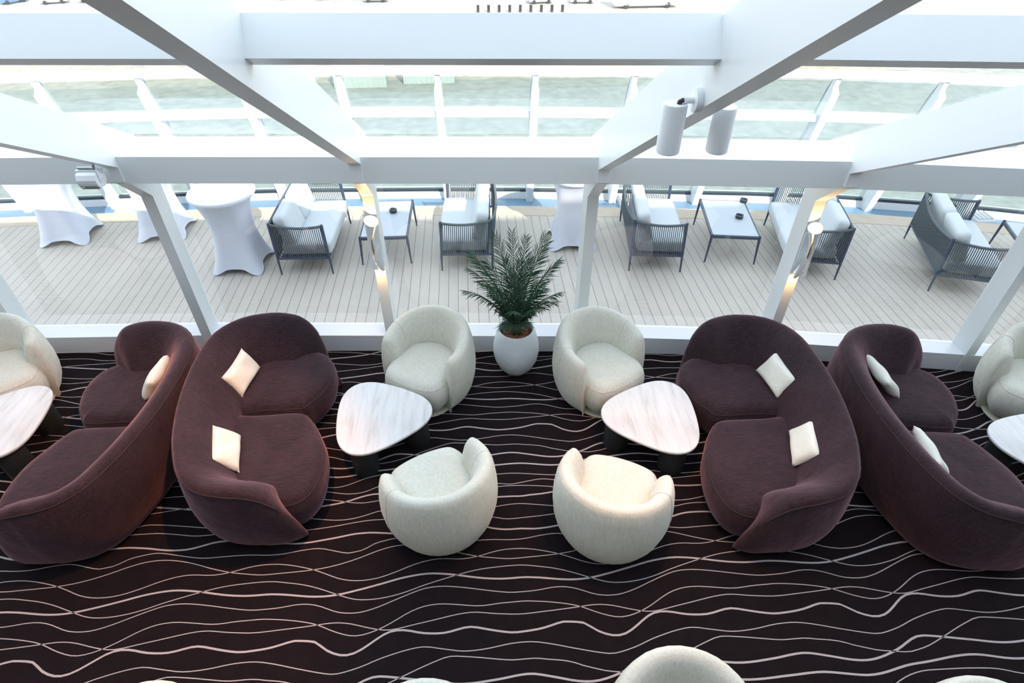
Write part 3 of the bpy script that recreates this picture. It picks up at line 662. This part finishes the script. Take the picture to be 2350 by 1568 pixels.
FR0 = [(95, .98, 84, 22, .13), (70, .92, 80, 28, .13), (120, .96, 80, 26, .14), (50, .98, 74, 34, .15), (28, .95, 68, 36, .15), (8, .85, 62, 40, .15), (150, .9, 72, 38, .15), (180, .86, 60, 42, .15), (200, .80, 52, 46, .14), (-25, .70, 55, 50, .14),
      (110, .72, 85, 40, .13), (60, .72, 70, 50, .14), (140, .75, 66, 50, .14), (225, .70, 68, 60, .14), (262, .66, 74, 60, .13), (300, .70, 72, 60, .14), (330, .62, 56, 60, .13), (195, .46, 40, 60, .11), (350, .44, 40, 60, .11), (245, .46, 55, 70, .11),
      (285, .44, 58, 70, .11), (170, .42, 36, 60, .10), (20, .42, 42, 70, .11), (215, .85, 76, 40, .14), (315, .8, 80, 40, .14), (90, .55, 70, 60, .13), (0, .88, 76, 32, .14), (183, .9, 78, 30, .14), (270, .78, 84, 40, .13), (120, .5, 50, 70, .12), (40, .5, 50, 60, .12), (75, .7, 88, 30, .13)]
FR = [(az, L, min(88, r+(15 if r < 72 and L > .6 else 8 if r < 70 else 0)), d*.8, lw) for az, L, r, d, lw in FR0 if r >= 45]
for az, L, rise, dr, lw in FR: frond(R(az), L, R(rise), R(dr), 31, lw*1.42, R(random.uniform(-15, 15)))

# wall sconces on two posts
def make_sconce(label, x, y, z, open_dir, em_group):
    t = thing('wall_sconce', label, 'wall lamp', (x, y, z), 0, 'white lily shaped sconces on the window posts')
    bm = bmesh.new(); box(bm, -.045, .045, -.02, .0, .1, .42, .008); finish('back_plate', bm, M['sconce'], t)
    def shell(rf, gap, z0, z1, cx, c0):
        bm = bmesh.new(); rings = []; ns, na = 26, 22
        for i in range(ns+1):
            u = i/ns; r = rf(u); g = gap(u); rings.append([])
            for k in range(na+1):
                a = c0+g/2+(2*PI-g)*k/na
                zz = z0+(z1-z0)*u-.028*max(0, (u-.5)/.5)*math.cos(a-c0)
                rings[-1].append((cx(u)+r*math.cos(a), -.075+r*math.sin(a), zz))
        inner = [[(cx(i/ns)+(p[0]-cx(i/ns))*.93, -.075+(p[1]+.075)*.93, p[2]) for p in rg] for i, rg in enumerate(rings)]
        V = loft(bm, [a+b[::-1] for a, b in zip(rings, inner)], True, False)
        for r_ in (V[0], V[-1]):
            m_ = len(r_)//2
            for k in range(m_-1): bm.faces.new((r_[k], r_[k+1], r_[-2-k], r_[-1-k]))
        return bm
    s = open_dir
    finish('shade', shell(lambda u: .026+(.034*((.45-u)/.45)**1.5 if u < .45 else .042*((u-.45)/.55)**1.7), lambda u: .25+1.5*max(0, 1-abs(u-.35)*2.2), 0, .50, lambda u: s*.028*math.sin(u*PI*1.1), R(-90-35*s)), M['sconce'], t, 60)
    bm = bmesh.new()
    rings = []
    for i in range(19):
        u = i/18; ww = .030*math.sin(PI*(.15+.85*u))+.006
        rings.append([(-s*(.050-.030*math.sin(PI*u))+dx*ww, -.10-.012*math.sin(PI*u)+dz, .30*u-.03) for dx, dz in ((-1, 0), (0, -.012), (1, 0), (0, .004-.012))])
    loft(bm, rings); finish('lower_leaf', bm, M['sconce'], t, 60)
    bm = bmesh.new(); tube(bm, [(s*.012, -.075, .02), (s*.018, -.078, .20), (s*.020, -.075, .40)], .0035, 8); finish('stem', bm, M['dark'], t)
    bm = bmesh.new(); lathe(bm, [(.001, 0), (.022, .002), (.024, .012), (.001, .016)], 16, (s*.02, -.075, .40)); finish('upper_bulb', bm, M['bulb'], t)
    bm = bmesh.new(); lathe(bm, [(.001, 0), (.012, .002), (.012, .012), (.001, .014)], 16, (s*.01, -.075, .03)); finish('lower_bulb', bm, M['bulb'], t)
    def lamp(n, loc, e, size, rx):
        l = bpy.data.lights.new(n, 'SPOT'); l.energy = e; l.color = (1, .55, .20); l.spot_size = R(size); l.spot_blend = .8; l.shadow_soft_size = .02
        o = bpy.data.objects.new(n, l); COL.objects.link(o); o.parent = t; o.location = loc; o.rotation_euler = (rx, 0, 0)
    lamp('upward_light', (s*.02, -.085, .44), 7, 120, R(180-14)); lamp('downward_light', (s*.0, -.085, -.01), 4.5, 110, R(12))
make_sconce('white lily shaped sconce glowing on the post left of the potted palm', PX[3]+PW/2, PY[3]-.012, 1.17, -1, 0)
make_sconce('white lily shaped sconce glowing on the post behind the dark sofa at right', PX[5]+PW/2, PY[5]-.012, 1.15, 1, 0)

# loudspeaker under the left rafter
t = thing('loudspeaker', 'small white box on a bracket where the left rafter meets the eaves beam', 'speaker', (-3.095, 4.80, 2.275), R(-3)); t.scale = (.74, .74, .74)
bm = bmesh.new()
prof = [(.10, .085), (-.02, .095), (-.075, .07), (-.10, .02), (-.095, -.035), (-.06, -.085), (.06, -.085), (.10, -.03)]
loft(bm, [[(x, y*.95, z) for y, z in prof] for x in (-.105, -.098, .098, .105)]); finish('cabinet', bm, M['fix'], t, 30)
bm = bmesh.new(); loft(bm, [[(x, y-.006, z-.004) for y, z in ((-.098, -.034), (-.063, -.084), (-.055, -.084), (-.09, -.03))] for x in (-.092, .092)]); finish('grille', bm, M['grille'], t, 0)
bm = bmesh.new(); box(bm, -.075, -.045, -.10, -.09, -.06, -.05); finish('badge', bm, M['fix'], t, 0)
bm = bmesh.new()
for s in (-1, 1):
    loft(bm, [[(s*(.108+d), y, z) for y, z in ((-.03, -.03), (.03, -.03), (.035, .10), (-.035, .10))] for d in (0, .008)])
box(bm, -.116, .116, -.03, .03, .098, .108, .002); finish('bracket', bm, M['fix'], t, 0)
bm = bmesh.new(); tube(bm, [(-.09, 0, .125), (.09, 0, .125)], .016, 14); tube(bm, [(.07, 0, .125), (.09, 0, .15), (.10, 0, .185)], .012, 10); finish('swivel_joint', bm, simple('zinc_joint', (.35, .40, .43), .35, 1), t)
bm = bmesh.new(); tube(bm, [(.09, 0, .125), (.125, .01, .115), (.135, .03, .08), (.13, .08, .05)], .006, 8); finish('cable', bm, M['fix'], t)
for s in (-1, 1):
    bm = bmesh.new(); tube(bm, [(s*.116, 0, 0), (s*.124, 0, 0)], .014, 14); finish('knob', bm, M['fix'], t)

# two cylinder spotlights on the right-hand rafter
def make_spot(label, x, y, z, s, tilt, yaw):
    t = thing('spotlight', label, 'spotlight', (x, y, z), 0, 'white cylinder spotlights on the right rafter')
    bm = bmesh.new(); tube(bm, [(0, 0, 0), (s*.003, 0, 0), (s*.03, 0, 0)], [.053, .055, .055], 32); finish('wall_plate', bm, M['fix'], t)
    bm = bmesh.new(); tube(bm, [(s*.03, 0, 0), (s*.075, 0, 0)], .015, 16); finish('arm', bm, M['fix'], t)
    bm = bmesh.new(); tube(bm, [(s*.075, 0, 0), (s*.09, 0, -.005), (s*.10, 0, -.05)], .012, 12); finish('swivel', bm, M['dark'], t)
    h = bpy.data.objects.new('x', None)
    bm = bmesh.new(); lathe(bm, [(.001, .005), (.040, .004), (.053, .008), (.056, .0), (.056, -.215), (.051, -.22), (.048, -.19), (.001, -.185)], 36)
    m = Matrix.Translation((s*.11, 0, -.02)) @ Matrix.Rotation(yaw, 4, 'Z') @ Matrix.Rotation(tilt, 4, 'X')
    bmesh.ops.transform(bm, matrix=m, verts=bm.verts); b = finish('cylinder_head', bm, M['fix'], t, 40)
    bm = bmesh.new(); lathe(bm, [(.001, 0), (.040, 0), (.040, -.004), (.001, -.004)], 24, (0, 0, -.19)); bmesh.ops.transform(bm, matrix=m, verts=bm.verts); finish('lens', bm, M['bulb'], b)
    return m
make_spot('white cylinder spotlight hanging on the near side of the right rafter', PX[4], 2.70, 3.49, -1, R(0), R(0))
make_spot('white cylinder spotlight beyond the right rafter, half of its top hidden by it', PX[4]+PW, 2.90, 3.40, 1, R(0), R(0))
# ------------------------------------------------------------------ deck furniture
def soft_box(bm, x0, x1, y0, y1, z0, z1, puff=.02, r=.04, n=8, mat=None):
    """cushion: a rounded box with swollen faces"""
    b2 = bmesh.new(); bmesh.ops.create_cube(b2, size=2); bmesh.ops.subdivide_edges(b2, edges=b2.edges[:], cuts=n, use_grid_fill=True)
    hx, hy, hz = (x1-x0)/2, (y1-y0)/2, (z1-z0)/2; c = Vector(((x0+x1)/2, (y0+y1)/2, (z0+z1)/2))
    mp = {}
    for v in b2.verts:
        q = v.co.copy(); p = Vector((q.x*hx, q.y*hy, q.z*hz))
        inner = Vector((max(-hx+r, min(hx-r, p.x)), max(-hy+r, min(hy-r, p.y)), max(-hz+r, min(hz-r, p.z))))
        d = p-inner
        if d.length > 1e-6: p = inner+d.normalized()*r
        f = (1-q.x**2)*(1-q.y**2) if abs(q.z) > .99 else (1-q.x**2)*(1-q.z**2) if abs(q.y) > .99 else (1-q.y**2)*(1-q.z**2)
        if abs(q.z) > .99: p.z += math.copysign(puff*f, q.z)
        elif abs(q.y) > .99: p.y += math.copysign(puff*f*.6, q.y)
        else: p.x += math.copysign(puff*f*.6, q.x)
        p += c
        if mat: p = mat @ p
        mp[v.index] = bm.verts.new(p)
    for f in b2.faces: bm.faces.new([mp[v.index] for v in f.verts])
    b2.free()
L2, D2 = .66, .315
lv = thing('outdoor_loveseat', 'x', 'outdoor sofa', (0, 0, 0), 0, 'rope loveseats on the deck')
tops = {}
for sx in (-1, 1):
    for sy in (-1, 1):
        ft = Vector((sx*(D2+.02), sy*(L2+.01), 0)); tp = Vector((sx*(D2-.005+(.03 if sx < 0 else 0)), sy*(L2-.03), .70 if sx > 0 else .735)); tops[(sx, sy)] = tp
        bm = bmesh.new(); tube(bm, [ft, ft.lerp(tp, .3), tp+Vector((0, 0, -.01)), tp], [.010, .015, .019, .016], 12); finish('leg', bm, M['navy'], lv)
def legx(sx, sy, z):
    ft = Vector((sx*(D2+.02), sy*(L2+.01), 0)); tp = tops[(sx, sy)]; return ft.lerp(tp, z/tp.z)
ZB = .235
def rail_pts(a, b, sag, bow, n=16):
    out = []
    for i in range(n+1):
        f = i/n; p = a.lerp(b, f); p.z -= sag*math.sin(PI*f)**.8 if 0 < f < 1 else 0; p += bow*math.sin(PI*f); out.append(p)
    return out
for nm, ka, kb, sag, bow, n in (('arm', (-1, -1), (1, -1), .035, Vector((0, -.015, 0)), 26), ('arm', (-1, 1), (1, 1), .035, Vector((0, .015, 0)), 26), ('back', (-1, -1), (-1, 1), .06, Vector((-.05, 0, 0)), 58)):
    a, b = tops[ka].copy(), tops[kb].copy(); a.z -= .02; b.z -= .02
    top = rail_pts(a, b, sag, bow)
    bm = bmesh.new(); tube(bm, top, .017, 10); finish(nm+'_rail', bm, M['rope'], lv)
    lo_a, lo_b = legx(*ka, ZB), legx(*kb, ZB)
    bm = bmesh.new(); tube(bm, [lo_a, lo_b], .014, 8); finish('seat_rail', bm, M['navy'], lv)
    bm = bmesh.new()
    for k in range(1, n):
        f = k/n; q = f*16; i = min(int(q), 15); pt = top[i].lerp(top[i+1], q-i); pb = lo_a.lerp(lo_b, f)
        tube(bm, [pb, pb.lerp(pt, .5)+bow*.25, pt], .0065, 5, cap=False)
    finish(nm+'_rope_panel', bm, M['rope'], lv)
bm = bmesh.new(); tube(bm, [legx(1, -1, ZB), legx(1, 1, ZB)], .014, 8); finish('seat_rail', bm, M['navy'], lv)
bm = bmesh.new(); box(bm, -D2+.02, D2, -L2+.04, L2-.04, .225, .25, .005); finish('seat_frame', bm, M['navy'], lv, 20)
bm = bmesh.new(); soft_box(bm, -D2+.05, D2+.05, -L2+.045, L2-.045, .255, .425, .010, .04); finish('seat_cushion', bm, M['cush'], lv, 80)
for s in (-1, 1):
    m = Matrix.Translation((-D2+.13, s*(L2/2-.022), .60)) @ Matrix.Rotation(R(-14), 4, 'Y')
    bm = bmesh.new(); soft_box(bm, -.08, .08, -.30, .30, -.20, .20, .006, .045, mat=m); finish('back_cushion', bm, M['cush'], lv, 80)
LS = [(-2.20, 7.43, -2, False, 'leftmost rope loveseat on the deck, its back to the white covered table'),
      (-.09, 7.37, -3, True, 'rope loveseat with pale cushions seen just left above the potted palm'),
      (2.42, 7.16, -7, False, 'rope loveseat with pale cushions just right of the middle window post'),
      (4.44, 6.86, -13, True, 'rope loveseat with pale cushions behind the post with the right sconce'),
      (6.21, 6.33, -19, False, 'rope loveseat at the far right of the deck, its rope back turned to the room')]
for i, (x, y, a, fl, l) in enumerate(LS):
    o = lv if i == 0 else dup(lv)
    o['label'] = l; o.location = (x, y, 0); o.rotation_euler = (0, 0, R(a+(180 if fl else 0)))
tb = thing('outdoor_table', 'x', 'table', (0, 0, 0), 0, 'low metal tables on the deck')
A, B_, H_ = .305, .50, .415
for sx in (-1, 1):
    for sy in (-1, 1):
        bm = bmesh.new(); tube(bm, [(sx*(A+.02), sy*(B_+.01), 0), (sx*A, sy*B_, H_-.02), (sx*A, sy*B_, H_+.008)], [.010, .018, .016], 12); finish('leg', bm, M['navy'], tb)
bm = bmesh.new()
for sx in (-1, 1): box(bm, sx*A-.011, sx*A+.011, -B_, B_, H_-.045, H_-.004, .003)
for sy in (-1, 1): box(bm, -A, A, sy*B_-.011, sy*B_+.011, H_-.045, H_-.004, .003)
finish('frame', bm, M['navy'], tb, 0)
bm = bmesh.new(); box(bm, -A+.012, A-.012, -B_+.012, B_-.012, H_-.02, H_, .002); finish('tabletop', bm, M['ttop'], tb, 0)
for i, (x, y, a, l) in enumerate([(-1.19, 7.44, -1, 'low pale topped metal table half behind the post with the left sconce'), (3.47, 7.12, -9, 'low pale topped metal table between the two loveseats right of the palm'), (7.28, 6.18, -19, 'low metal table cut by the right edge of the photo')]):
    o = tb if i == 0 else dup(tb)
    o['label'] = l; o.location = (x, y, 0); o.rotation_euler = (0, 0, R(a))
def make_ash(label, x, y):
    bm = bmesh.new(); lathe(bm, [(.001, 0), (.048, 0), (.052, .008), (.052, .020), (.049, .022), (.052, .024), (.052, .042), (.047, .046), (.030, .044), (.026, .030), (.022, .014), (.001, .012)], 32)
    for k in range(3):
        a = 2*PI*k/3; 
        for s in (-.006, .006): tube(bm, [(.030*math.cos(a)-s*math.sin(a), .030*math.sin(a)+s*math.cos(a), .048), (.050*math.cos(a)-s*math.sin(a), .050*math.sin(a)+s*math.cos(a), .048)], .003, 6)
    o = finish('ashtray', bm, M['ash'], None, 40); o.location = (x, y, H_+.0005); return tag(o, label, 'ashtray', 'dark round ashtrays')
make_ash('round grey ashtray on the table behind the left sconce post', -1.12, 7.60)
make_ash('round dark ashtray in the middle of the table right of the palm', 3.60, 7.09)
make_ash('tiny dark ashtray at the far edge of the table right of the palm', 3.83, 7.54)
# stretch covered standing tables
def make_cocktail(label, x, y, rz):
    t = thing('cocktail_table', label, 'standing table', (x, y, 0), rz, 'white covered standing tables')
    bm = bmesh.new(); n = 96; rings = []
    hs = [k/22 for k in range(23)]
    for u in hs:
        ring = []
        for k in range(n):
            a = k*2*PI/n; c4 = math.cos(4*(a-PI/4)); q = (1+c4)/2           # 1 at the feet, 0 between
            foot = .275+.15*q**1.7
            waist = .225+.05*q; topr = .385
            if u < .55:
                f = (u/.55); r = waist+(foot-waist)*(1-f)**1.9
            else:
                f = (u-.55)/.45; r = waist+(topr-waist)*f**2.3
            zb = .075*min(1, (1-q)*2.2)**.8
            z = zb+(1.02-zb)*u
            ring.append((r*math.cos(a), r*math.sin(a), z))
        rings.append(ring)
    loft(bm, rings, True, False); finish('cover', bm, M['cloth'], t, 60)
    bm = bmesh.new(); lathe(bm, [(.36, 1.0), (.392, 1.0), (.402, 1.012), (.403, 1.04), (.396, 1.052), (.36, 1.057), (.001, 1.058)], 64); finish('top_cap', bm, M['cloth'], t, 40)
    bm = bmesh.new(); ring = []
    for k in range(n+1):
        a = k*2*PI/n; q = (1+math.cos(4*(a-PI/4)))/2; r = .275+.15*q**1.7; zb = .075*min(1, (1-q)*2.2)**.8; ring.append((r*math.cos(a), r*math.sin(a), zb+.004))
    tube(bm, ring, .006, 6); finish('hem', bm, M['cloth'], t, 60)
    for k in range(4):
        a = PI/4+k*PI/2; bm = bmesh.new(); lathe(bm, [(.001, 0), (.022, 0), (.02, .02), (.001, .02)], 14, (.402*math.cos(a), (.402*math.sin(a)), 0)); finish('foot', bm, M['cloth'], t)
    return t
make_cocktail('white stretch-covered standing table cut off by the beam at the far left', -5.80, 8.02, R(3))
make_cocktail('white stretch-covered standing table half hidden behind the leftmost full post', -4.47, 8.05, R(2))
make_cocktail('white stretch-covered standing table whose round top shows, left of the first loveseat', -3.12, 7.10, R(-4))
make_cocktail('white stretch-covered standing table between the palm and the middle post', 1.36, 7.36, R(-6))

# ------------------------------------------------------------------ light
def spot(name, loc, tgt, e, size, col=(1, .50, .22), rad=.04, blend=.6):
    l = bpy.data.lights.new(name, 'SPOT'); l.energy = e; l.color = col; l.spot_size = R(size); l.spot_blend = blend; l.shadow_soft_size = rad
    o = bpy.data.objects.new(name, l); COL.objects.link(o); o.location = loc
    o.rotation_euler = (Vector(tgt)-Vector(loc)).to_track_quat('-Z', 'Y').to_euler(); return o
spot('spotlight_beam', (PX[4]-.11, 2.70, 3.27), (1.25, 2.55, .2), 60, 62, col=(1, .46, .17))
spot('spotlight_beam', (PX[4]+PW+.11, 2.90, 3.18), (1.5, 2.3, 0), 70, 85, col=(1, .42, .14))
spot('unseen_warm_spot', (-1.22, 3.1, 3.36), (-3.1, 2.6, 0), 230, 84, rad=.03, col=(1, .40, .13))  # added lamp without a fixture, for the orange glow on the left sofas
sun = bpy.data.lights.new('sun', 'SUN'); sun.energy = SUN_E; sun.angle = R(.6); sun.color = (1, .93, .82)
so = bpy.data.objects.new('sun', sun); COL.objects.link(so)
so.rotation_euler = Vector((-.34, .86, -.69)).to_track_quat('-Z', 'Y').to_euler()
w = bpy.data.worlds.new('sky'); bpy.context.scene.world = w; w.use_nodes = True; nt = w.node_tree
bg = nt.nodes['Background']; tc = nt.nodes.new('ShaderNodeTexCoord'); sp = nt.nodes.new('ShaderNodeSeparateXYZ'); rp = nt.nodes.new('ShaderNodeValToRGB')
nt.links.new(tc.outputs['Generated'], sp.inputs[0]); nt.links.new(sp.outputs[2], rp.inputs['Fac']); nt.links.new(rp.outputs['Color'], bg.inputs['Color'])
rp.color_ramp.elements[0].position = 0; rp.color_ramp.elements[0].color = (1.6, 1.62, 1.64, 1)
rp.color_ramp.elements[1].position = .7; rp.color_ramp.elements[1].color = (.78, .88, 1.02, 1)
bg.inputs['Strength'].default_value = SKY_E

# ------------------------------------------------------------------ camera
cam = bpy.data.cameras.new('camera'); cam.sensor_width = 36; cam.lens = 1373/2350*36; cam.clip_start = .05; cam.clip_end = 1000
co = bpy.data.objects.new('camera', cam); COL.objects.link(co)
m3 = Matrix(((0.997514, 0.046546, -0.052909), (-0.070455, 0.643714, -0.762016), (-0.00141, 0.763849, 0.645394)))
co.matrix_world = Matrix.Translation((0, 0, 4.4)) @ m3.to_4x4()
sc = bpy.context.scene; sc.camera = co
sc.view_settings.view_transform = 'Standard'; sc.view_settings.look = 'None'; sc.view_settings.gamma = 1; sc.view_settings.use_curve_mapping = False
sc.view_settings.exposure = EXPO
